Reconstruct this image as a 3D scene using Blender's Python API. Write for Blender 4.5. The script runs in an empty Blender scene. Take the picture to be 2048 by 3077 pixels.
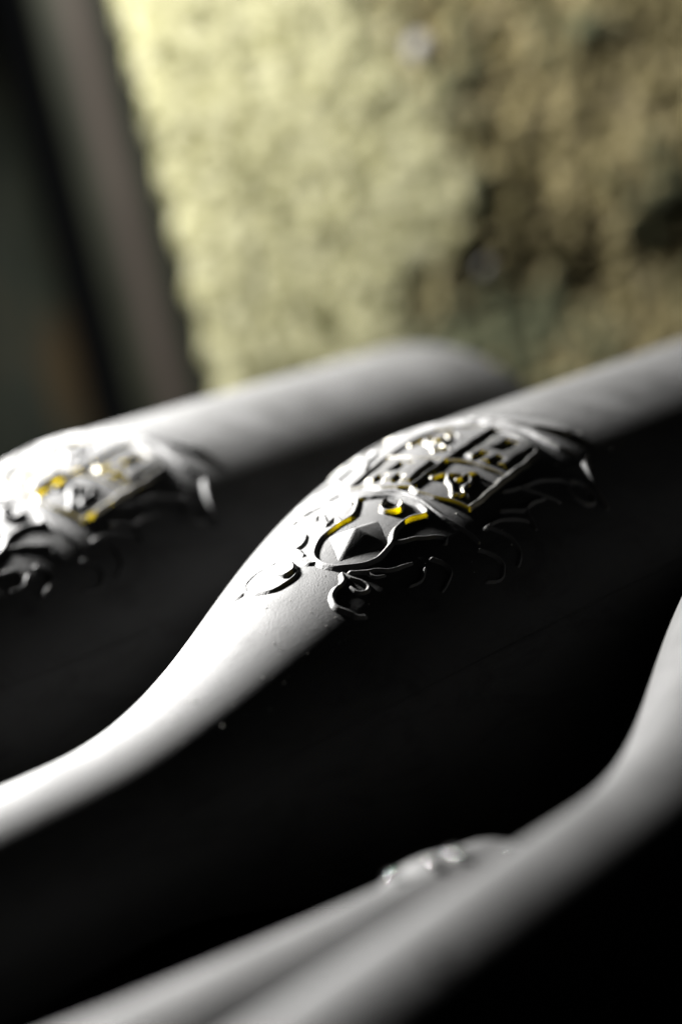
import bpy, math, random
import numpy as np
from mathutils import Matrix, Vector, noise as mnoise

MM = 0.001                                     # everything below is in millimetres
sc = bpy.context.scene

# ------------------------------------------------------------------ camera
CAM = np.array([-318.286, -211.120, 98.278])
M_CAM = np.array([[0.515201, 0.194794, -0.834639],
                  [-0.850003, -0.008665, -0.526707],
                  [-0.109831, 0.980806, 0.161112]])     # columns: right, up, back
FPX = 7596.72                                  # focal length over a 2048 px wide frame
cam_d = bpy.data.cameras.new("camera")
cam = bpy.data.objects.new("camera", cam_d)
sc.collection.objects.link(cam)
cam.matrix_world = Matrix([list(M_CAM[i]) + [CAM[i] * MM] for i in range(3)] + [[0, 0, 0, 1]])
cam_d.sensor_fit = 'HORIZONTAL'
cam_d.sensor_width = 24.0
cam_d.lens = FPX / 2048 * 24.0
cam_d.clip_start = 0.01
cam_d.clip_end = 20
cam_d.dof.use_dof = True
cam_d.dof.focus_distance = 0.39
cam_d.dof.aperture_fstop = 7.0
sc.camera = cam

# ------------------------------------------------------------------ world and lamp
wd = bpy.data.worlds.new("World")
sc.world = wd
wd.use_nodes = True
wd.node_tree.nodes["Background"].inputs[0].default_value = (0.9, 0.95, 1.0, 1)
wd.node_tree.nodes["Background"].inputs[1].default_value = 0.004

def lamp(name, loc, radius, power, color=(1, 1, 1)):
    ld = bpy.data.lights.new(name, 'POINT')
    ld.shadow_soft_size = radius * MM
    ld.energy = power
    ld.color = color
    o = bpy.data.objects.new(name, ld)
    sc.collection.objects.link(o)
    o.location = Vector(loc) * MM
    return o

LAMP = (66, 250, 178)
WALL_SPOT = tuple(CAM + 530 * (-M_CAM[:, 2] - 0.38 * M_CAM[:, 0] + 0.50 * M_CAM[:, 1]))
key = lamp("key_lamp", LAMP, 20, 54.0, (1.0, 0.985, 0.96))
key.data.type = 'SPOT'
key.data.spot_size = math.radians(90)
key.data.spot_blend = 0.7
key.rotation_euler = (Vector((45, 55, 5)) - Vector(LAMP)).to_track_quat('-Z', 'Y').to_euler()
wl = lamp("added_wall_spot", WALL_SPOT, 12, 19.5, (1.0, 0.98, 0.92))  # added unseen spot that brightens the wall and posts
wl.data.type = 'SPOT'
wl.data.spot_size = math.radians(66)
wl.data.spot_blend = 0.5
WALL_AIM = tuple(CAM + 680 * (-M_CAM[:, 2] - 0.035 * M_CAM[:, 0] + 0.165 * M_CAM[:, 1]))
wl.rotation_euler = (Vector(WALL_AIM) - Vector(WALL_SPOT)).to_track_quat('-Z', 'Y').to_euler()

sc.view_settings.view_transform = 'Standard'
sc.view_settings.look = 'None'
sc.view_settings.exposure = 0
sc.view_settings.gamma = 1
sc.cycles.max_bounces = 8
sc.cycles.transmission_bounces = 8
sc.cycles.sample_clamp_indirect = 6

# ------------------------------------------------------------------ helpers
def link(name, me, parent=None):
    o = bpy.data.objects.new(name, me)
    sc.collection.objects.link(o)
    if parent is not None:
        o.parent = parent
    return o

def mesh_np(name, verts, faces, mat=None, smooth=True):
    """verts (n,3) in mm, faces (m,k) int array, k = 3 or 4"""
    me = bpy.data.meshes.new(name)
    v = np.asarray(verts, np.float32) * MM
    f = np.asarray(faces, np.int32)
    me.vertices.add(len(v))
    me.vertices.foreach_set("co", v.ravel())
    k = f.shape[1]
    me.loops.add(f.size)
    me.loops.foreach_set("vertex_index", f.ravel())
    me.polygons.add(len(f))
    me.polygons.foreach_set("loop_start", np.arange(len(f), dtype=np.int32) * k)
    me.update(calc_edges=True)
    me.polygons.foreach_set("use_smooth", np.full(len(f), smooth))
    me.validate()
    if mat:
        me.materials.append(mat)
    return me

def tag(o, label, cat, group=None, kind=None):
    if label: o["label"] = label
    if cat: o["category"] = cat
    if group: o["group"] = group
    if kind: o["kind"] = kind
    return o

def ray(x, y):
    """direction (unit depth) through pixel x, y of the 2048 x 3077 frame"""
    return -M_CAM[:, 2] + M_CAM[:, 0] * (x - 1024) / FPX - M_CAM[:, 1] * (y - 1538.5) / FPX

def fbm(P, sc_, octs=4, seed=0.0):
    out = np.empty(len(P))
    for i, p in enumerate(P):
        out[i] = mnoise.fractal(Vector((p[0] * sc_ + seed, p[1] * sc_ - seed, p[2] * sc_ + 3.1 * seed)), 0.9, 2.1, octs)
    return out

class Mat:
    def __init__(s, name):
        s.m = bpy.data.materials.new(name)
        s.m.use_nodes = True
        s.nt = s.m.node_tree
        s.b = s.nt.nodes["Principled BSDF"]
        s.out = s.nt.nodes["Material Output"]
    def n(s, t, **kw):
        nd = s.nt.nodes.new(t)
        for k, v in kw.items():
            if k in nd.inputs: nd.inputs[k].default_value = v
            else: setattr(nd, k, v)
        return nd
    def l(s, a, b): s.nt.links.new(a, b)
    def ramp(s, fac, stops):
        r = s.n('ShaderNodeValToRGB')
        el = r.color_ramp.elements
        while len(el) < len(stops): el.new(0.5)
        for e, (p, c) in zip(el, stops):
            e.position = p
            e.color = (*c, 1) if len(c) == 3 else c
        s.l(fac, r.inputs[0])
        return r

# ------------------------------------------------------------------ materials
def frosted(name, amber=False, spec=0.6):
    M = Mat(name)
    b = M.b
    tc = M.n('ShaderNodeTexCoord')
    big = M.n('ShaderNodeTexNoise', Scale=90.0, Detail=5.0, Roughness=0.6)
    M.l(tc.outputs['Object'], big.inputs['Vector'])
    fine = M.n('ShaderNodeTexNoise', Scale=3200.0, Detail=3.0, Roughness=0.7)
    M.l(tc.outputs['Object'], fine.inputs['Vector'])
    col = M.ramp(big.outputs['Fac'], [(0.3, (0.013, 0.013, 0.013)), (0.7, (0.023, 0.023, 0.023))])
    M.l(col.outputs[0], b.inputs['Base Color'])
    b.inputs['Roughness'].default_value = 0.55
    b.inputs['Specular IOR Level'].default_value = spec
    smu = M.n('ShaderNodeTexNoise', Scale=150.0, Detail=6.0, Roughness=0.72, Distortion=0.8)
    mpp = M.n('ShaderNodeMapping')
    mpp.inputs['Scale'].default_value = (0.35, 1.0, 1.0)
    M.l(tc.outputs['Object'], mpp.inputs['Vector']); M.l(mpp.outputs[0], smu.inputs['Vector'])
    sp = M.ramp(smu.outputs['Fac'], [(0.32, (spec * 0.62,) * 3), (0.5, (spec,) * 3), (0.7, (spec * 1.1,) * 3)])
    M.l(sp.outputs[0], b.inputs['Specular IOR Level'])
    rr = M.ramp(big.outputs['Fac'], [(0.3, (0.64,) * 3), (0.7, (0.77,) * 3)])
    M.l(rr.outputs[0], b.inputs['Roughness'])
    bp = M.n('ShaderNodeBump', Strength=1.0, Distance=0.00009)
    M.l(fine.outputs['Fac'], bp.inputs['Height'])
    M.l(bp.outputs[0], b.inputs['Normal'])
    if amber:
        for e_, c_ in zip(col.color_ramp.elements, (0.05, 0.075)): e_.color = (c_, c_, c_, 1)
        at = M.n('ShaderNodeAttribute', attribute_name='flank')
        tr = M.n('ShaderNodeBsdfTranslucent', Color=(0.82, 0.70, 0.012, 1))
        gl = M.n('ShaderNodeBsdfGlossy', Color=(0.14, 0.13, 0.1, 1), Roughness=0.28)
        fr = M.n('ShaderNodeFresnel', IOR=1.5)
        mx = M.n('ShaderNodeMixShader')
        M.l(fr.outputs[0], mx.inputs[0]); M.l(tr.outputs[0], mx.inputs[1]); M.l(gl.outputs[0], mx.inputs[2])
        m2 = M.n('ShaderNodeMixShader')
        M.l(at.outputs['Fac'], m2.inputs[0]); M.l(b.outputs[0], m2.inputs[1]); M.l(mx.outputs[0], m2.inputs[2])
        M.l(m2.outputs[0], M.out.inputs['Surface'])
    else:
        b.inputs['Coat Weight'].default_value = 0.0
    return M.m

FROST = frosted("frosted_glass")
DIM_FROST = frosted("frosted_glass_dimmed", False, 0.16)  # same glass with less gloss, standing in for weaker light at the front
AMBER = frosted("frosted_glass_clear_amber_flanks", True, 0.75)

def plain(name, col, rough=0.6, spec=0.4):
    M = Mat(name)
    M.b.inputs['Base Color'].default_value = (*col, 1)
    M.b.inputs['Roughness'].default_value = rough
    M.b.inputs['Specular IOR Level'].default_value = spec
    tc = M.n('ShaderNodeTexCoord')
    ns = M.n('ShaderNodeTexNoise', Scale=400.0, Detail=4.0)
    M.l(tc.outputs['Object'], ns.inputs['Vector'])
    c = M.ramp(ns.outputs['Fac'], [(0.3, tuple(x * 0.7 for x in col)), (0.7, tuple(x * 1.3 for x in col))])
    M.l(c.outputs[0], M.b.inputs['Base Color'])
    return M.m

CORK = plain("cork", (0.25, 0.16, 0.09), 0.8)
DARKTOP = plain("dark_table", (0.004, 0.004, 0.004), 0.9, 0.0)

# ------------------------------------------------------------------ bottle
R_BODY, R_NECK, S0, SL, SK = 41.0, 13.856, -55.867, 121.419, 0.0504
S_MOUTH, S_BASE = -152.0, 189.2

_ps = np.arange(-260, 260, 0.5)
_t = np.clip((_ps - S0) / SL, 0, 1)
_t = _t + SK * _t * (1 - _t)
_pr = R_NECK + (R_BODY - R_NECK) * _t * _t * (3 - 2 * _t)
_k = np.exp(-0.5 * (np.arange(-60, 61) * 0.5 / 5.0) ** 2)
_pr = np.convolve(np.pad(_pr, 60, mode='edge'), _k / _k.sum(), mode='valid')   # one flowing curve from neck to body

def prof(s):
    return np.interp(s, _ps, _pr)

def lathe(name, sr, segs, mat):
    sr = np.asarray(sr, float)
    th = np.linspace(0, 2 * math.pi, segs, endpoint=False)
    s = np.repeat(sr[:, 0], segs); r = np.repeat(sr[:, 1], segs); t = np.tile(th, len(sr))
    V = np.stack([s, r * np.cos(t), r * np.sin(t)], 1)
    i = np.arange(len(sr) - 1)[:, None] * segs; j = np.arange(segs)[None]; jn = (j + 1) % segs
    F = np.stack([i + j, i + jn, i + segs + jn, i + segs + j], -1).reshape(-1, 4)[:, ::-1]
    return mesh_np(name, V, F, mat)

def body_profile():
    pts = [(s, float(prof(s))) for s in np.arange(S_MOUTH + 11, 178.1, 1.0)]
    rr = 9.0
    for a in np.radians(np.arange(0, 91, 7.5)):               # rounded heel
        pts.append((S_BASE - rr - 1.2 + rr * math.sin(a) + 1.2, R_BODY - rr + rr * math.cos(a)))
    for k in range(1, 13):                                     # punt
        f = k / 12
        pts.append((S_BASE - 22 * math.sin(f * math.pi / 2), (R_BODY - rr - 2) * (1 - f) + 0.3))
    return pts

def lip_profile():
    rn = R_NECK
    q = [(13, rn - 0.6), (11.4, rn + 0.05), (10.6, rn + 0.5), (10, rn + 0.8), (9, rn + 0.95), (7, rn + 1.0),
         (5, rn + 0.95), (4.2, rn + 0.7), (3.7, rn + 0.35), (3, rn + 0.2), (1.5, rn + 0.1),
         (0.6, rn - 0.2), (0.1, rn - 0.9), (0, rn - 1.8), (0.2, rn - 3.2), (1, rn - 3.9), (6, rn - 4.2)]
    return [(S_MOUTH + a, b) for a, b in q][::-1]

# ---- relief of the crest: strokes and filled shapes in (s mm, t degrees) round the crest's middle line
DEG = 0.62                                     # mm of arc per degree, about

def chaikin(p, it=2, closed=False):
    p = np.asarray(p, float)
    for _ in range(it):
        if closed:
            q = np.roll(p, -1, 0)
            p = np.stack([0.75 * p + 0.25 * q, 0.25 * p + 0.75 * q], 1).reshape(-1, 2)
        else:
            a, b = p[:-1], p[1:]
            m = np.stack([0.75 * a + 0.25 * b, 0.25 * a + 0.75 * b], 1).reshape(-1, 2)
            p = np.concatenate([p[:1], m, p[-1:]])
    return p

def sst(a, b, x):
    t = np.clip((x - a) / (b - a), 0, 1)
    return t * t * (3 - 2 * t)

def seg_dist(G, p):
    """distance of grid points G (n,2) to polyline p (m,2), and the position along it 0..1"""
    d = np.full(len(G), 1e9); u = np.zeros(len(G)); m = len(p) - 1
    for i in range(m):
        a, ab = p[i], p[i + 1] - p[i]
        L = (ab ** 2).sum() + 1e-12
        t = np.clip(((G - a) @ ab) / L, 0, 1)
        e = np.hypot(G[:, 0] - a[0] - t * ab[0], G[:, 1] - a[1] - t * ab[1])
        k = e < d
        d[k] = e[k]; u[k] = (i + t[k]) / m
    return d, u

def inside(G, p):
    c = np.zeros(len(G), bool)
    x, y = G[:, 0], G[:, 1]
    j = len(p) - 1
    for i in range(len(p)):
        xi, yi, xj, yj = p[i][0], p[i][1], p[j][0], p[j][1]
        if yi != yj:
            c ^= ((yi > y) != (yj > y)) & (x < (xj - xi) * (y - yi) / (yj - yi) + xi)
        j = i
    return c

def relief(name, items, parent, mat, res=0.13, flank=0.0, lim=None, seed=1, soft=0):
    """items: ('line', pts, half width, height, smooth, taper) | ('fill', pts, height, smooth) | ('hole', pts, depth)
       | ('boss', apex, base points, height); all in (s, t degrees)"""
    K = np.array([1.0, DEG])
    allp = []
    for it in items:
        allp += [np.asarray(q, float) for q in (it[2] if it[0] == 'boss' else it[1])]
    allp = np.array(allp) * K
    lo, hi = allp.min(0) - 1.6, allp.max(0) + 1.6
    ns, nt = int((hi[0] - lo[0]) / res) + 1, int((hi[1] - lo[1]) / res) + 1
    gs, gt = np.meshgrid(np.linspace(lo[0], hi[0], ns), np.linspace(lo[1], hi[1], nt), indexing='ij')
    G = np.stack([gs.ravel(), gt.ravel()], 1)
    # a hand-cut waver, so that no line is ruler straight
    Gw = G + 0.10 * np.stack([np.sin(G[:, 1] * 1.1 + seed) + np.sin(G[:, 0] * 2.3 + 2 * seed),
                              np.sin(G[:, 0] * 1.3 + seed) + np.sin(G[:, 1] * 2.9 - seed)], 1) * 0.7
    h = np.zeros(len(G))
    for it in items:
        if it[0] == 'line':
            p = np.asarray(it[1], float) * K
            if it[4]: p = chaikin(p)
            d, u = seg_dist(Gw, p)
            wdt = it[2] * (1 - it[5] * u ** 2) if it[5] >= 0 else it[2] * (1 + it[5] * (2 * u - 1) ** 2)
            hh = it[3] * (0.45 + 0.55 * wdt / it[2])
            h = np.maximum(h, hh * (1 - sst(0.0, 1.0, d / np.maximum(wdt, 0.05))))
        elif it[0] == 'fill':
            p = np.asarray(it[1], float) * K
            if it[3]: p = chaikin(p, 2, True)
            pc = np.concatenate([p, p[:1]])
            d, _ = seg_dist(Gw, pc)
            sd = np.where(inside(Gw, p), d, -d)
            h = np.maximum(h, it[2] * sst(-0.35, 0.45, sd))
        elif it[0] == 'hole':
            p = np.asarray(it[1], float) * K
            pc = np.concatenate([p, p[:1]])
            d, _ = seg_dist(Gw, pc)
            sd = np.where(inside(Gw, p), d, -d)
            h = h * (1 - sst(-0.3, 0.3, sd))
        elif it[0] == 'boss':
            ap = np.asarray(it[1], float) * K
            bs = np.asarray(it[2], float) * K
            hb = np.zeros(len(G))
            for i in range(len(bs)):
                a, b = bs[i] - ap, bs[(i + 1) % len(bs)] - ap
                det = a[0] * b[1] - a[1] * b[0]
                q = G - ap
                ca = (q[:, 0] * b[1] - q[:, 1] * b[0]) / det
                cb = (a[0] * q[:, 1] - a[1] * q[:, 0]) / det
                k = (ca >= 0) & (cb >= 0)
                hb[k] = np.clip(1 - ca[k] - cb[k], 0, 1)
            h = np.maximum(h, it[3] * hb)
    H2 = h.reshape(ns, nt)
    for _ in range(soft):
        H2[1:-1, 1:-1] = (H2[1:-1, 1:-1] * 2 + H2[:-2, 1:-1] + H2[2:, 1:-1] + H2[1:-1, :-2] + H2[1:-1, 2:]) / 6
    h = H2.ravel()
    g0, g1 = np.gradient(H2, res)
    gm = np.hypot(g0, g1)
    fl = (sst(0.3, 0.75, gm) * sst(0.35, 0.9, np.abs(g1) / (gm + 1e-6)))
    if lim is not None: fl = fl * sst(lim[0], lim[1], gs)
    fl = np.maximum(fl, (0.55 if lim is None else 0.0) * sst(0.2, 0.4, H2)).ravel() * flank
    on = H2 > 0.012
    q = on[:-1, :-1] | on[1:, :-1] | on[:-1, 1:] | on[1:, 1:]
    idx = np.arange(ns * nt).reshape(ns, nt)
    F = np.stack([idx[:-1, :-1], idx[1:, :-1], idx[1:, 1:], idx[:-1, 1:]], -1)[q]
    cnt = np.zeros(ns * nt, int)
    np.add.at(cnt, F.ravel(), 1)
    edge = (cnt > 0) & (cnt < 4)
    hz = np.where(edge, -0.12, h + 0.01)
    used = np.unique(F)
    remap = np.full(ns * nt, -1); remap[used] = np.arange(len(used))
    s = G[used, 0]; th = np.radians(90 + G[used, 1] / DEG); r = prof(s) + hz[used]
    V = np.stack([s, r * np.cos(th), r * np.sin(th)], 1)
    me = mesh_np(name, V, remap[F], mat)
    at = me.attributes.new("flank", 'FLOAT', 'POINT')
    at.data.foreach_set("value", fl[used].astype(np.float32))
    return link(name, me, parent)

def mir(pts, c=-0.7):
    return [(s, 2 * c - t) for s, t in pts]

def off(pts, ds, dt):
    return [(s + ds, t + dt) for s, t in pts]

W1, H1 = 0.78, 0.4

def L(pts, wd=W1, ht=H1, smooth=True, taper=0.0):
    return ('line', pts, wd, ht, smooth, taper)

def build_crest(root):
    # shield with its quartering
    outline = [(28.3, -18.6), (28.6, -14), (28.2, -8), (28.3, -3.5), (29.1, -0.4), (28.0, 3), (28.0, 8), (28.5, 13), (28.7, 17.6),
               (33, 17.5), (38, 17), (43, 16.6), (48, 16.4), (52, 15.4), (54.6, 11), (56, 5), (56.4, 0), (56.1, -5), (55, -10.5),
               (52, -15.2), (48, -16.2), (43, -17), (38, -18), (33, -18.4), (28.3, -18.6)]
    sh = relief("shield", [L(outline[:9], 0.78, 0.62, False), L(outline[8:14], 0.76, 0.7), L(outline[13:20], 0.95, 0.6), L(outline[19:], 0.74, 0.62, False),
                           L([(29, -0.5), (33, -0.4), (36, 0.1), (39.5, 0), (45, 0.5), (50, 0.2), (56.3, 0)], 0.66, 0.62),
                           L([(41, -16.9), (40.2, -12), (39.6, -7), (39.8, 0), (40.8, 6), (41, 10.5), (40.9, 16.8)], 0.62, 0.55)],
                root, AMBER, flank=0.8)
    # castles: a plate with merlons towards the neck and a doorway
    def castle(s0, t0, s1, t1, name, sd):
        f = lambda a, b: (s0 + (s1 - s0) * a, t0 + (t1 - t0) * b)
        poly = [f(0.05, 0.0), f(0.0, 0.2), f(0.22, 0.24), f(0.24, 0.38), f(0.0, 0.40), f(0.0, 0.62), f(0.24, 0.64), f(0.22, 0.78),
                f(0.02, 0.80), f(0.05, 1.0), f(0.55, 0.97), f(1.0, 1.0), f(1.0, 0.0), f(0.5, 0.04)]
        hole = [f(0.42, 0.34), f(0.84, 0.38), f(0.84, 0.66), f(0.42, 0.62)]
        relief(name, [('fill', poly, 0.62, False), ('hole', hole, 1)], sh, AMBER, flank=0.8, seed=sd)
    castle(30.4, -15.6, 38.8, -2.2, "castle", 2)
    castle(42.6, 3.2, 54.0, 14.2, "castle", 3)
    # rampant beasts
    beast = [L([(33.2, 1.9), (33.0, 2.7), (34.8, 3.4), (35.6, 5.0), (36.2, 6.9), (36.3, 8.6), (37.2, 8.8), (37.6, 9.6)], 0.55, 0.52, True, 0.3),
             L([(35.4, 4.6), (33.8, 6.0), (32.8, 8.1), (31.2, 10), (29.9, 11.3)], 0.62, 0.52, True, 0.3),
             L([(36.9, 8.9), (36.2, 10.8), (35.0, 11.5), (33.6, 11.1), (32.4, 11.9), (31.7, 13.4), (30.6, 12.6)], 0.5, 0.52, True, 0.2),
             L([(30.2, 10.8), (30.9, 12.2), (31.9, 13.6), (31.2, 14.8)], 0.5, 0.48, True, 0.3),
             L([(37.2, 9.2), (38.2, 10.8), (37.6, 12.6)], 0.4, 0.6, True, 0.4),
             L([(34.4, 8.0), (35.6, 8.8), (36.6, 8.6)], 0.55, 0.6, True, 0.0)]
    relief("lion", beast, sh, AMBER, res=0.11, flank=0.45, seed=4)
    b2 = [('line', off(b[1], 13.2, -17.0)) + b[2:] for b in beast]
    relief("lion", b2, sh, AMBER, res=0.11, flank=0.45, seed=5)
    # helmet above the shield
    rim = [(23.8, -12.0), (21.5, -9.7), (19.2, -8.5), (16.8, -9.2), (14, -11.6), (11.0, -12.2), (8.0, -10.6), (5.8, -7.8), (4.2, -3.7), (4.0, 0.6),
           (4.8, 4.8), (6.2, 8.5), (8.5, 10.8), (11.2, 11.0), (14.0, 9.6), (16.2, 7.7), (18.2, 7.0), (20.4, 7.7), (22.8, 10.2), (23.6, 10.2),
           (24.8, 6.6), (25.6, 2.0), (25.8, -3.6), (25.0, -8.3), (23.8, -12.0)]
    he = relief("helmet", [L(rim, 0.8, 0.6), L([(24.2, -12.4), (26.3, -8), (27.2, -2.8), (26.6, 3.3), (25.0, 9.6), (23.9, 14.2), (23.8, 18), (23.9, 22), (23.4, 27)], 0.75, 0.5, True, 0.4)],
                root, AMBER, flank=0.6, lim=(10, 17), seed=6)
    relief("pointed_boss", [('boss', (12.6, -1.2), [(12.2, -9.8), (6.0, 0.8), (12.8, 9.6), (18.2, 0.1)], 1.7)], he, FROST, res=0.2, seed=7, soft=3)
    relief("ring", [L([(23.9, -2.9), (22.6, -3.2), (21.2, -1.8), (20.5, 0.6), (21.5, 2.9), (23.0, 3.0), (24.2, 1.6)], 0.55, 0.8)], he, AMBER, res=0.11, flank=0.8, seed=8)
    # acanthus mantling: each spray its own piece
    m = []
    m.append([('fill', [(1.0, -29.5), (3.5, -28.4), (5.0, -23.4), (5.8, -21.0), (5.4, -17.0), (3.2, -12.0), (1.2, -9.0), (-1.2, -9.5), (-3.2, -12), (-4.0, -17.1), (-3.4, -22.5), (-2.0, -26.5)], 0.6, True),
              L([(0.8, -16.5), (0.2, -13), (0.6, -11.2), (2.0, -10.6), (3.8, -13.5)], 0.5, 1.0),
              L([(-2.0, -26.0), (-3.6, -28.6), (-3.0, -31)], 0.78, 0.43, True, 0.4)])
    m.append([L([(7.0, -26.5), (7.2, -22.8), (6.6, -17.7), (5.2, -13.1), (4.0, -8.6), (4.6, -6.4)], 0.73, 0.50, True, 0.2),
              L([(8.5, -23.5), (8.9, -19.6), (8.0, -15.6), (6.9, -13.0)], 0.78, 0.43, True, 0.3)])
    m.append([('fill', [(10.4, -37.5), (11.6, -33.5), (11.9, -29.5), (13.4, -26.4), (15.2, -28.5), (17.0, -32.0), (16.4, -26.7), (14.0, -20.7), (11.8, -17.3), (9.4, -16.8), (9.0, -20.4), (10.4, -24), (9.6, -30)], 0.65, True)])
    m.append([L([(18.0, -39.7), (20.2, -38.3), (21.5, -34.7), (21.9, -30.7), (20.4, -25.5), (18.6, -20.7)], 0.73, 0.46, True, 0.2),
              L([(18.6, -21.5), (20.6, -20.6), (18.4, -17.6), (16.2, -14.6)], 0.67, 0.46, True, 0.2),
              L([(16.0, -14.6), (18.6, -14.2), (17.2, -11.8), (16.6, -9.8)], 0.67, 0.46, True, 0.2)])
    m.append([L([(22.8, -12.6), (23.8, -19.6), (24.0, -24.0), (23.0, -28.0), (20.4, -31)], 0.55, 0.52, True, 0.3)])
    m.append([L([(30.2, -38.7), (28.4, -32.0), (27.4, -27), (25.6, -24), (27, -21.5)], 0.67, 0.43, True, 0.2)])
    # towards the other flank
    m.append([L([(3.2, 6.0), (1.2, 8.9), (-0.5, 8.1), (-2.5, 9.8), (-3.8, 12.3), (-4.1, 15.0), (-3.8, 18.8), (-3.8, 22.2), (-2.6, 24.2)], 0.84, 0.50, True, 0.25),
              L([(3.2, 6.6), (2.8, 10.4), (3.2, 13.6), (3.0, 16.5), (1.8, 17.5), (0.7, 15.6), (0.9, 12.0)], 0.67, 0.46, True, 0.2)])
    m.append([L([(4.0, 7.6), (5.2, 11.0), (7.0, 14.0), (8.2, 17.6), (10.2, 18.4), (11.4, 19.8)], 0.67, 0.43, True, 0.3),
              L([(5.6, 12.0), (5.2, 15.0), (6.4, 17.2)], 0.56, 0.37, True, 0.3)])
    m.append([L([(13.6, 10.0), (17.0, 14.4), (19.0, 17.6), (20.5, 20.3), (19.0, 21.4)], 0.62, 0.43, True, 0.2)])
    side = [[L([(37.0, 19.4), (40.2, 21.7), (43.8, 22.2), (46.2, 23.6), (48.6, 26.0), (49.2, 28.2)], 0.5, 0.55, True, 0.2),
             L([(40.2, 22.0), (41.8, 26.0), (43.4, 30.6)], 0.45, 0.5, True, 0.4)],
            [L([(32.3, 23.4), (34.5, 26.2), (36.0, 27.2), (37.6, 26.6), (41.4, 27.4)], 0.5, 0.55, True, 0.3),
             L([(36.2, 27.4), (35.2, 30.4), (34.0, 33.4)], 0.45, 0.5, True, 0.4)],
            [L([(26.8, 25.1), (29.5, 25.1), (31.2, 26.0), (33.0, 28.0), (34.2, 30.4)], 0.5, 0.55, True, 0.3),
             L([(27.4, 25.4), (28.5, 28.7), (28.8, 32.5), (27.8, 36.6), (25.4, 38.6)], 0.5, 0.5, True, 0.3)],
            [L([(22.0, 29.0), (23.6, 33.0), (23.4, 37), (20.8, 39.5), (18.2, 38)], 0.5, 0.5, True, 0.3)],
            [L([(14.5, 22.5), (15.4, 27), (14.0, 31), (11.0, 32.6)], 0.5, 0.55, True, 0.3),
             L([(12.0, 24.0), (9.4, 26.4), (7.4, 25.4)], 0.45, 0.5, True, 0.3)]]
    m += side
    for it in side[:2]:
        m.append([('line', mir(b[1])) + b[2:] for b in it])
    for it in m:                               # leaves: a shallow pad with a raised rim
        for k, b in enumerate(list(it)):
            if b[0] == 'fill':
                it[k] = ('fill', b[1], 0.24, True)
                it.append(L(list(b[1]) + [b[1][0]], 0.62, 0.5))
    for i, it in enumerate(m):
        relief("mantling_spray", it, root, AMBER, flank=0.05, seed=10 + i)
    # ribbon under the shield, its two curled ends, and the leaf beneath it
    rib = [(61.0, -9), (59.6, -4), (59.6, 0.5), (59.4, 4.5), (58.8, 9), (57.9, 13.6), (57.3, 17.3), (57.7, 20.3), (57.9, 23.4), (57.3, 25.5)]
    end = [(57.6, 24.2), (55.8, 26.6), (53.6, 30.6), (52.2, 34.3), (51.0, 38.0)]
    curl = [(49.4, 27.0), (51.3, 29.0), (51.3, 32.4), (49.8, 35.4), (48.0, 35.2), (46.6, 32.2), (47.5, 28.6)]
    relief("ribbon", [L(rib, 1.0, 0.75, True, 0.3), L(end, 0.65, 0.7, True, 0.4), L(curl, 0.5, 0.6)], root, AMBER, flank=0.15, seed=31)
    relief("ribbon", [L(mir(rib, -6), 1.0, 0.75, True, 0.3), L(mir(end, -3.6), 0.65, 0.7, True, 0.4), L(mir(curl, -2.6), 0.5, 0.6)], root, AMBER, flank=0.15, seed=32)
    relief("leaf", [('fill', [(61.6, -7.5), (63.0, -2), (64.4, 3), (66.6, 8), (67.2, 12), (65.4, 15.6), (63.2, 14.2), (62.0, 10), (61.4, 5), (61.2, 0)], 0.8, True)],
           root, AMBER, flank=0.15, seed=33)

def mould_seam(root, t):
    n = 240
    s = np.linspace(-135, 178, n)
    V, F = [], []
    for k, (dt, h) in enumerate(((-0.28, -0.05), (-0.1, 0.10), (0.1, 0.10), (0.28, -0.05))):
        r = prof(s) + h
        th = math.radians(90 + t) + dt / r
        V.append(np.stack([s, r * np.cos(th), r * np.sin(th)], 1))
    V = np.concatenate(V)
    for k in range(3):
        i = np.arange(n - 1) + k * n
        F.append(np.stack([i, i + 1, i + 1 + n, i + n], 1))
    return link("mould_seam", mesh_np("mould_seam", V, np.concatenate(F), FROST), root)

def make_bottle():
    root = bpy.data.objects.new("bottle", None)
    sc.collection.objects.link(root)
    link("body", lathe("body", body_profile(), 256, FROST), root)
    link("lip", lathe("lip", lip_profile(), 128, FROST), root)
    link("cork", lathe("cork", [(S_MOUTH + a, b) for a, b in ((2.5, 0.02), (2.5, 7), (2.7, 8.6), (3.2, 9.2), (11, 9.3))], 48, CORK), root)
    mould_seam(root, 56.5)
    mould_seam(root, -123.5)
    build_crest(root)
    return root

def copy_tree(o, parent=None):
    c = o.copy()
    sc.collection.objects.link(c)
    if parent is not None: c.parent = parent
    for ch in list(o.children):
        copy_tree(ch, c)
    return c

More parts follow.
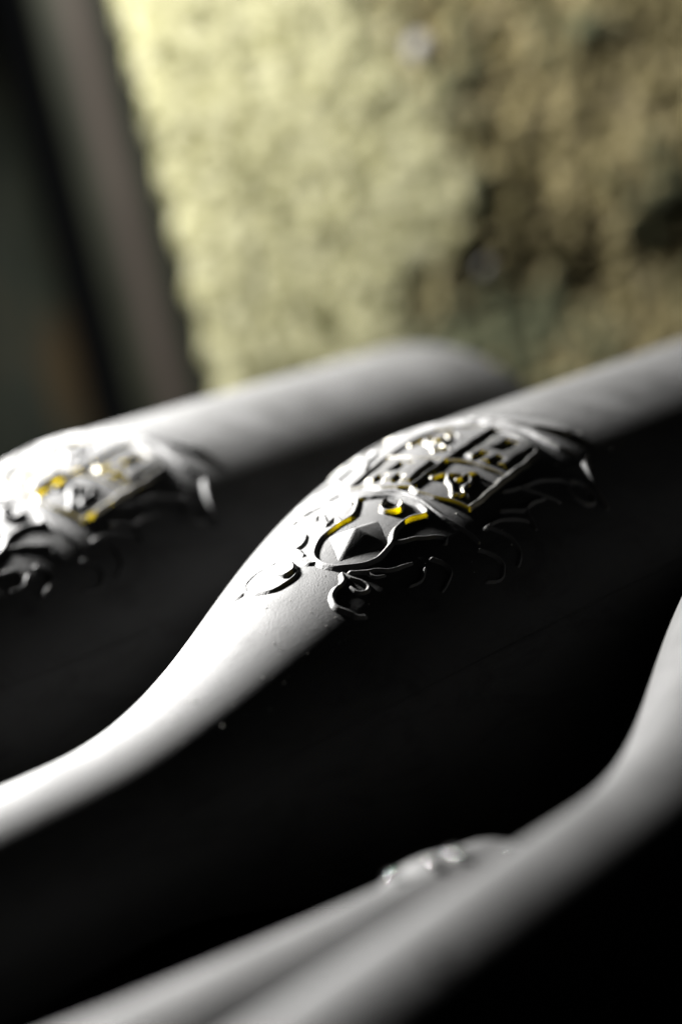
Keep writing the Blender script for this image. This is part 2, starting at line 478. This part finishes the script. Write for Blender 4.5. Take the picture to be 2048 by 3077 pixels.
def specks(name, n, r0, r1, srange, trange, mat, parent, rad, seed, squash=0.7, dust=True):
    """tiny grains (dust) or rounded beads lying on a surface of revolution; rad(s) gives its radius"""
    rg = np.random.default_rng(seed)
    V, F = [], []
    na = 6 if dust else 18
    a = np.linspace(0, math.pi, na); m = 8 if dust else 24
    for k in range(n):
        s0 = rg.uniform(*srange); t0 = math.radians(rg.uniform(*trange)); r = r0 * (r1 / r0) ** rg.uniform()
        R_ = float(rad(s0))
        c = np.array([s0, R_ * math.cos(t0), R_ * math.sin(t0)])
        n_ = np.array([0, math.cos(t0), math.sin(t0)]); u_ = np.array([1.0, 0, 0]); w_ = np.cross(n_, u_)
        st = rg.uniform(1, 2.2) if dust else 1.0
        an = rg.uniform(0, 3.14)
        u2, w2 = u_ * math.cos(an) + w_ * math.sin(an), w_ * math.cos(an) - u_ * math.sin(an)
        b = len(V) * 0 + sum(len(x) for x in V)
        P = [c + r * (u2 * st * math.sin(x) * math.cos(y) + w2 * math.sin(x) * math.sin(y) + n_ * squash * math.cos(x)) for x in a for y in np.linspace(0, 2 * math.pi, m, endpoint=False)]
        V.append(np.array(P))
        i = np.arange(na - 1)[:, None] * m; j = np.arange(m)[None]; jn = (j + 1) % m
        F.append(b + np.stack([i + j, i + m + j, i + m + jn, i + jn], -1).reshape(-1, 4))
    return link(name, mesh_np(name, np.concatenate(V), np.concatenate(F), mat), parent)

DUST = plain("dust", (0.35, 0.34, 0.32), 0.9, 0.2)
GLINT = Mat("glint_bead_gloss"); GLINT.b.inputs['Base Color'].default_value = (0.02, 0.02, 0.02, 1); GLINT.b.inputs['Roughness'].default_value = 0.04; GLINT.b.inputs['Specular IOR Level'].default_value = 1.0  # shiny material for the beads added to make glints
GLINT = GLINT.m

GRP = "frosted bottles lying side by side"
main = make_bottle()
spare = [copy_tree(main) for _ in range(2)]
def put(o, loc, spin, yaw=0.0, pitch=0.0, label=""):
    o.rotation_mode = 'QUATERNION'
    q = Matrix.Rotation(yaw, 3, 'Z') @ Matrix.Rotation(pitch, 3, 'Y') @ Matrix.Rotation(spin, 3, 'X')
    o.rotation_quaternion = q.to_quaternion()
    o.location = Vector(loc) * MM
    tag(o, label, "bottle", GRP)
specks('dust', 150, 0.05, 0.16, (-45, 75), (55, 125), DUST, main, lambda q: prof(q) + 0.02, 3)['kind'] = 'stuff'
TH = 1.73545 - math.pi / 2
put(main, (0, 0, 0), TH, label="frosted dark bottle in sharp focus, its amber-edged shield and helmet crest in the middle")
put(spare[0], (0, 80.20, 0), 1.8165 - math.pi / 2, label="brightly lit blurred bottle behind the sharp one, its rounded base showing before the pale wall")
put(spare[1], (0, -82.35, 0), TH - 0.2, label="blurred grey bottle nearest the viewer, its shoulder rising at the lower right edge")

def sparkling_bottle():
    """a long-necked bottle with a ring below its mouth, built from the mouth (x = 0) to the base"""
    root = bpy.data.objects.new("bottle", None)
    sc.collection.objects.link(root)
    key_s = np.array([16, 30, 70, 110, 140, 170, 190, 210, 250, 286])
    key_r = np.array([14.0, 14.2, 15.5, 17.5, 22.0, 31.0, 36.0, 38.0, 38.0, 38.0])
    q = np.arange(14, 286, 1.5)
    r = np.interp(q, key_s, key_r)
    for _ in range(6):
        r[4:-4] = sum(r[4 + k:len(r) - 4 + k] for k in range(-4, 5)) / 9
    pts = list(zip(q, r))
    for a in np.radians(np.arange(0, 91, 10)):
        pts.append((286 + 9 * math.sin(a), 29 + 9 * math.cos(a)))
    pts += [(295 - 25 * math.sin(f * math.pi / 2), 27 * (1 - f) + 0.3) for f in np.linspace(0.08, 1, 10)]
    link("body", lathe("body", pts, 160, FROST), root)
    lp = [(8, 9.4), (1.2, 9.6), (0.3, 10.6), (0, 12.0), (0.3, 13.2), (1.2, 13.9), (6, 14.1), (8, 14.3), (9.4, 14.7), (11, 15.0), (13, 15.0), (15, 14.7), (16.6, 14.2), (18, 13.4)]
    link("lip", lathe("lip", lp, 96, FROST), root)
    link("cork", lathe("cork", [(2.0, 0.02), (2.0, 8.0), (2.4, 9.3), (9, 9.7)], 48, CORK), root)
    return root
rev = sparkling_bottle()
rl = [c for c in rev.children if c.name.startswith('lip')][0]
for k, (q, t) in enumerate(((9.0, 98), (11.0, 88), (13.0, 79), (18, 112), (6.0, 70), (20, 104), (15.5, 92))):  # beads added to the lip only to throw blurred glints
    specks('added_glint_bead', 1, 0.95, 1.0, (q, q + 0.1), (t, t + 1), GLINT, rl, lambda q: 15.0, 20 + k, 0.24, False)
nl = [c for c in spare[1].children if c.name.startswith('body')][0]
for k, (q, t) in enumerate(((41, 104), (38.5, 112))):  # two more added on the near neck for glints
    specks('added_glint_bead', 1, 0.95, 1.0, (S_MOUTH + q, S_MOUTH + q + 0.1), (t, t + 1), GLINT, nl, lambda q: R_NECK - 0.1, 30 + k, 0.24, False)
pit, yw = math.radians(-1.5), math.radians(-4)
for o in [rev, spare[1]]:
    for c in o.children:
        if c.name.split('.')[0] in ('body', 'lip'):
            c.material_slots[0].link = 'OBJECT'
            c.material_slots[0].material = DIM_FROST
def paler(o):
    for c in o.children:
        if c.name.split('.')[0] not in ('body', 'cork', 'dust', 'shield', 'castle'):
            c.material_slots[0].link = 'OBJECT'
            c.material_slots[0].material = FROST
        paler(c)
paler(spare[0])                                # that bottle's crest is frosted all over but for its shield
back = -Vector((math.cos(pit) * math.cos(yw), math.cos(pit) * math.sin(yw), math.sin(pit)))
rev.rotation_mode = 'QUATERNION'
rev.rotation_quaternion = back.to_track_quat('X', 'Z')
rev.location = Vector((-41, -55.3, -12.6)) * MM
tag(rev, "blurred bottle lying the other way round, lip wedged between two necks, lower left", "bottle", GRP)

# ------------------------------------------------------------------ wall, posts, table
P0 = CAM + 680 * ray(1024, 500)
WN = np.array([-0.75, -0.59, 0.10]); WN /= np.linalg.norm(WN)
def on_plane(x, y, back=0.0):
    d = ray(x, y)
    return CAM + d * (((P0 - back * WN - CAM) @ WN) / (d @ WN))
E0, E1 = on_plane(356, 0), on_plane(652, 1180)
EV = E0 - E1; EV /= np.linalg.norm(EV)          # up along the wall's edge
EU = np.cross(EV, WN); EU /= np.linalg.norm(EU)
if EU @ M_CAM[:, 0] < 0: EU = -EU
def uv(x, y):
    q = on_plane(x, y) - E1
    return q @ EU, q @ EV

def wall():
    us = np.arange(0, 175, 1.1); vs = np.arange(-70, 128, 1.1)
    gu, gv = np.meshgrid(us, vs, indexing='ij')
    u, v = gu.ravel(), gv.ravel()
    P = np.stack([u, v, 0 * u], 1)
    n1 = fbm(P, 1 / 26, 4, 1.3); n2 = fbm(P, 1 / 5.5, 4, 7.7); n3 = fbm(P, 1 / 60, 3, 4.1)
    # the face turns away to the right past a wavering, crumbled fold
    fu = 62 + 10 * np.sin(v / 31.0 + 0.6) + 7 * n3 + 4 * n1
    past = np.maximum(u - fu, 0)
    fu = fu - 26 * sst(34, -6, v) * sst(-30, 10, v)
    past = np.maximum(u - fu, 0)
    h = 0.8 * n1 + 0.72 * n2 - past * 0.21 + sst(0, 12, past) * 0.8 * n2
    dark_green = sst(0, 14, past) * 0.9 * sst(0.15, 0.5, 0.35 * n3 + 0.7 * n1 + 0.8 * n2 + 0.75 * sst(26, 0, v) * sst(130, 60, u))  # darker green patches past the fold, thicker low down
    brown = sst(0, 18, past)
    h -= 2.5 * np.exp(-u / 1.6)                  # worn arris
    ue = u + np.where(u < 0.5, 1.0 * np.sin(v / 2.6) + 0.9 * n2, 0)
    V = E1 + ue[:, None] * EU + v[:, None] * EV + h[:, None] * WN
    nu, nv = len(us), len(vs)
    idx = np.arange(nu * nv).reshape(nu, nv)
    F = np.stack([idx[:-1, :-1], idx[1:, :-1], idx[1:, 1:], idx[:-1, 1:]], -1).reshape(-1, 4)
    # returns at the left edge and the back, to give the wall its thickness
    b0 = V[idx[0]] - 60 * WN + 3 * EU
    V2 = np.concatenate([V, b0]); k = nu * nv + np.arange(nv)
    F = np.concatenate([F, np.stack([k[:-1], idx[0, :-1], idx[0, 1:], k[1:]], 1)])
    M = Mat("rough_pale_stone")
    g = M.n('ShaderNodeNewGeometry')
    n_a = M.n('ShaderNodeTexNoise', Scale=60.0, Detail=6.0, Roughness=0.65)
    n_b = M.n('ShaderNodeTexNoise', Scale=260.0, Detail=5.0, Roughness=0.7)
    n_c = M.n('ShaderNodeTexNoise', Scale=130.0, Detail=4.0, Roughness=0.6)
    for n_ in (n_a, n_b, n_c): M.l(g.outputs['Position'], n_.inputs['Vector'])
    c1 = M.ramp(n_b.outputs['Fac'], [(0.36, (0.07, 0.064, 0.024)), (0.46, (0.215, 0.208, 0.108)), (0.60, (0.37, 0.36, 0.24))])
    c2 = M.ramp(n_c.outputs['Fac'], [(0.40, (1, 1, 1)), (0.47, (0, 0, 0))])
    mx = M.n('ShaderNodeMixRGB', blend_type='MIX')
    M.l(c2.outputs[0], mx.inputs[0]); M.l(c1.outputs[0], mx.inputs[1]); mx.inputs[2].default_value = (0.09, 0.088, 0.042, 1)
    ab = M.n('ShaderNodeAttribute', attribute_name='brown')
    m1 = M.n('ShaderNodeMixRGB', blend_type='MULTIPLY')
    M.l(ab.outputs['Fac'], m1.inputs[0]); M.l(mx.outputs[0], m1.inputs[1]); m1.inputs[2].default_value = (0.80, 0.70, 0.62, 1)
    am = M.n('ShaderNodeAttribute', attribute_name='dark_green')
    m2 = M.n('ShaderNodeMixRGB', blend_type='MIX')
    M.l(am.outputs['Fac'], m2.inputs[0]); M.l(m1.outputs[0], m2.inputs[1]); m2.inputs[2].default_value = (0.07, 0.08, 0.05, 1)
    M.l(m2.outputs[0], M.b.inputs['Base Color'])
    M.b.inputs['Roughness'].default_value = 0.9
    M.b.inputs['Specular IOR Level'].default_value = 0.15
    bp = M.n('ShaderNodeBump', Strength=0.6, Distance=0.0015)
    M.l(n_b.outputs['Fac'], bp.inputs['Height']); M.l(bp.outputs[0], M.b.inputs['Normal'])
    root = bpy.data.objects.new("stone_wall", None)
    sc.collection.objects.link(root)
    tag(root, "rough pale yellowish stone wall, bright at the left, shaded at the right", "wall")
    me = mesh_np("stone_face", V2, F, M.m)
    for nm, val in (("dark_green", dark_green), ("brown", brown)):
        at = me.attributes.new(nm, 'FLOAT', 'POINT')
        at.data.foreach_set("value", np.concatenate([val, np.zeros(nv)]).astype(np.float32))
    link("stone_face", me, root)
    # pale pebbles showing in the face
    PM = plain("pale_pebble", (0.24, 0.235, 0.23), 0.6, 0.3)
    rng = np.random.default_rng(5)
    for (x, y, rr) in ((1265, 130, 3.2), (1458, 795, 2.6)):
        uu, vv = uv(x, y)
        i, j = int(round(uu / 1.1)), int(round((vv + 70) / 1.1))
        c = V[idx[i, j]] - 0.4 * WN
        a = np.linspace(0, math.pi, 9); b = np.linspace(0, 2 * math.pi, 14, endpoint=False)
        vv_ = []
        for ai in a:
            for bi in b:
                k_ = rr * (1 + 0.12 * math.sin(2 * bi + 1) * math.sin(ai))
                vv_.append(c + EU * k_ * math.sin(ai) * math.cos(bi) + EV * k_ * 1.15 * math.sin(ai) * math.sin(bi) + WN * 0.7 * rr * math.cos(ai))
        ii = np.arange(8)[:, None] * 14; jj = np.arange(14)[None]; jn = (jj + 1) % 14
        F2 = np.stack([ii + jj, ii + jn, ii + 14 + jn, ii + 14 + jj], -1).reshape(-1, 4)
        link("pebble", mesh_np("pebble", vv_, F2, PM), root)
    return root
wall()

def post(name, u0, u1, back, depth, mat, label, lit_streak=None):
    """an upright with rounded front arrises, standing behind the wall's edge"""
    n = 28
    prof_ = []
    hw = (u1 - u0) / 2
    for k in range(n + 1):
        a = math.pi * k / n
        x = -math.cos(a); y = math.sin(a)
        prof_.append((np.sign(x) * abs(x) ** 0.6 * hw, depth * (abs(y) ** 0.6 - 1)))
    prof_ += [(hw, -depth - 30), (-hw, -depth - 30)]
    vs = np.arange(-90, 221, 2.0)
    m = len(prof_)
    V = []
    for v in vs:
        for (x, y) in prof_:
            wv = 0.5 * mnoise.noise(Vector((x * 0.12 + u0, y * 0.1, v * 0.03)))
            V.append(E1 + (u0 + hw + x) * EU + v * EV + (y - back + wv) * WN)
    ii = np.arange(len(vs) - 1)[:, None] * m; jj = np.arange(m)[None]; jn = (jj + 1) % m
    F = np.stack([ii + jj, ii + jn, ii + m + jn, ii + m + jj], -1).reshape(-1, 4)
    me = mesh_np(name, np.array(V), F, mat)
    if lit_streak:  # lit streak painted into the colour as a soft brown band
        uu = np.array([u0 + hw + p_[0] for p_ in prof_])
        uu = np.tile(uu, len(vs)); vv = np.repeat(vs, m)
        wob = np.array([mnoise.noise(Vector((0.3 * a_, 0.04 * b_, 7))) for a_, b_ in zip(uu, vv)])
        at = me.attributes.new("lit_streak", 'FLOAT', 'POINT')
        at.data.foreach_set("value", np.exp(-((uu - lit_streak[0] - 0.8 * wob) / lit_streak[1]) ** 2).astype(np.float32))
    o = link(name, me)
    return tag(o, label, "post", "dark uprights at the left")

def post_mat(name, cols, streak=None):
    M = Mat(name)
    g = M.n('ShaderNodeNewGeometry')
    mp = M.n('ShaderNodeMapping')
    # turn into wall axes: x across, y up, z out
    R3 = Matrix([list(EU), list(EV), list(WN)])
    mp.vector_type = 'POINT'
    mp.inputs['Rotation'].default_value = R3.to_euler()
    mp.inputs['Location'].default_value = -(R3 @ Vector(E1)) * MM
    M.l(g.outputs['Position'], mp.inputs['Vector'])
    st = M.n('ShaderNodeMapping')
    st.inputs['Scale'].default_value = (1.0, 0.22, 1.0)
    M.l(mp.outputs[0], st.inputs['Vector'])
    ns = M.n('ShaderNodeTexNoise', Scale=75.0, Detail=4.0, Roughness=0.55)
    M.l(st.outputs[0], ns.inputs['Vector'])
    c = M.ramp(ns.outputs['Fac'], cols)
    src = c.outputs[0]
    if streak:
        at = M.n('ShaderNodeAttribute', attribute_name='lit_streak')
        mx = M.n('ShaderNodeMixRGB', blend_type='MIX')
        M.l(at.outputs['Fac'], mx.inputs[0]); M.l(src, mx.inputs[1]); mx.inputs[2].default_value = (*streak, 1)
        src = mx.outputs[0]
    M.l(src, M.b.inputs['Base Color'])
    M.b.inputs['Roughness'].default_value = 0.6
    M.b.inputs['Specular IOR Level'].default_value = 0.08
    return M.m

post("wooden_post", -20, 13, 100, 5, post_mat("dark_wood_lit_streak", [(0.3, (0.004, 0.005, 0.003)), (0.48, (0.008, 0.009, 0.006)), (0.62, (0.013, 0.014, 0.009))], (0.036, 0.029, 0.026)),
     "narrow dark post with a light streak painted in brown, right beside the pale stone wall's edge", (-8.0, 3.6))
post("wooden_post", -128, -30, 150, 16, post_mat("dark_olive_wood", [(0.3, (0.004, 0.005, 0.004)), (0.5, (0.010, 0.012, 0.009)), (0.66, (0.022, 0.015, 0.008)), (0.75, (0.018, 0.022, 0.012))]),
     "broad dark olive post at the left edge, blurred, behind the far bottle")

def slab(name, x0, x1, y0, y1, z0, z1, mat, bev=3):
    V = []
    for z, ins in ((z0, 0), (z1 - bev, 0), (z1 - 0.3 * bev, 0.3 * bev), (z1, bev)):
        V += [(x0 + ins, y0 + ins, z), (x1 - ins, y0 + ins, z), (x1 - ins, y1 - ins, z), (x0 + ins, y1 - ins, z)]
    F = [(3, 2, 1, 0), (12, 13, 14, 15)]
    for k in range(3):
        for j in range(4):
            F.append((4 * k + j, 4 * k + (j + 1) % 4, 4 * k + 4 + (j + 1) % 4, 4 * k + 4 + j))
    return link(name, mesh_np(name, V, F, mat, False))
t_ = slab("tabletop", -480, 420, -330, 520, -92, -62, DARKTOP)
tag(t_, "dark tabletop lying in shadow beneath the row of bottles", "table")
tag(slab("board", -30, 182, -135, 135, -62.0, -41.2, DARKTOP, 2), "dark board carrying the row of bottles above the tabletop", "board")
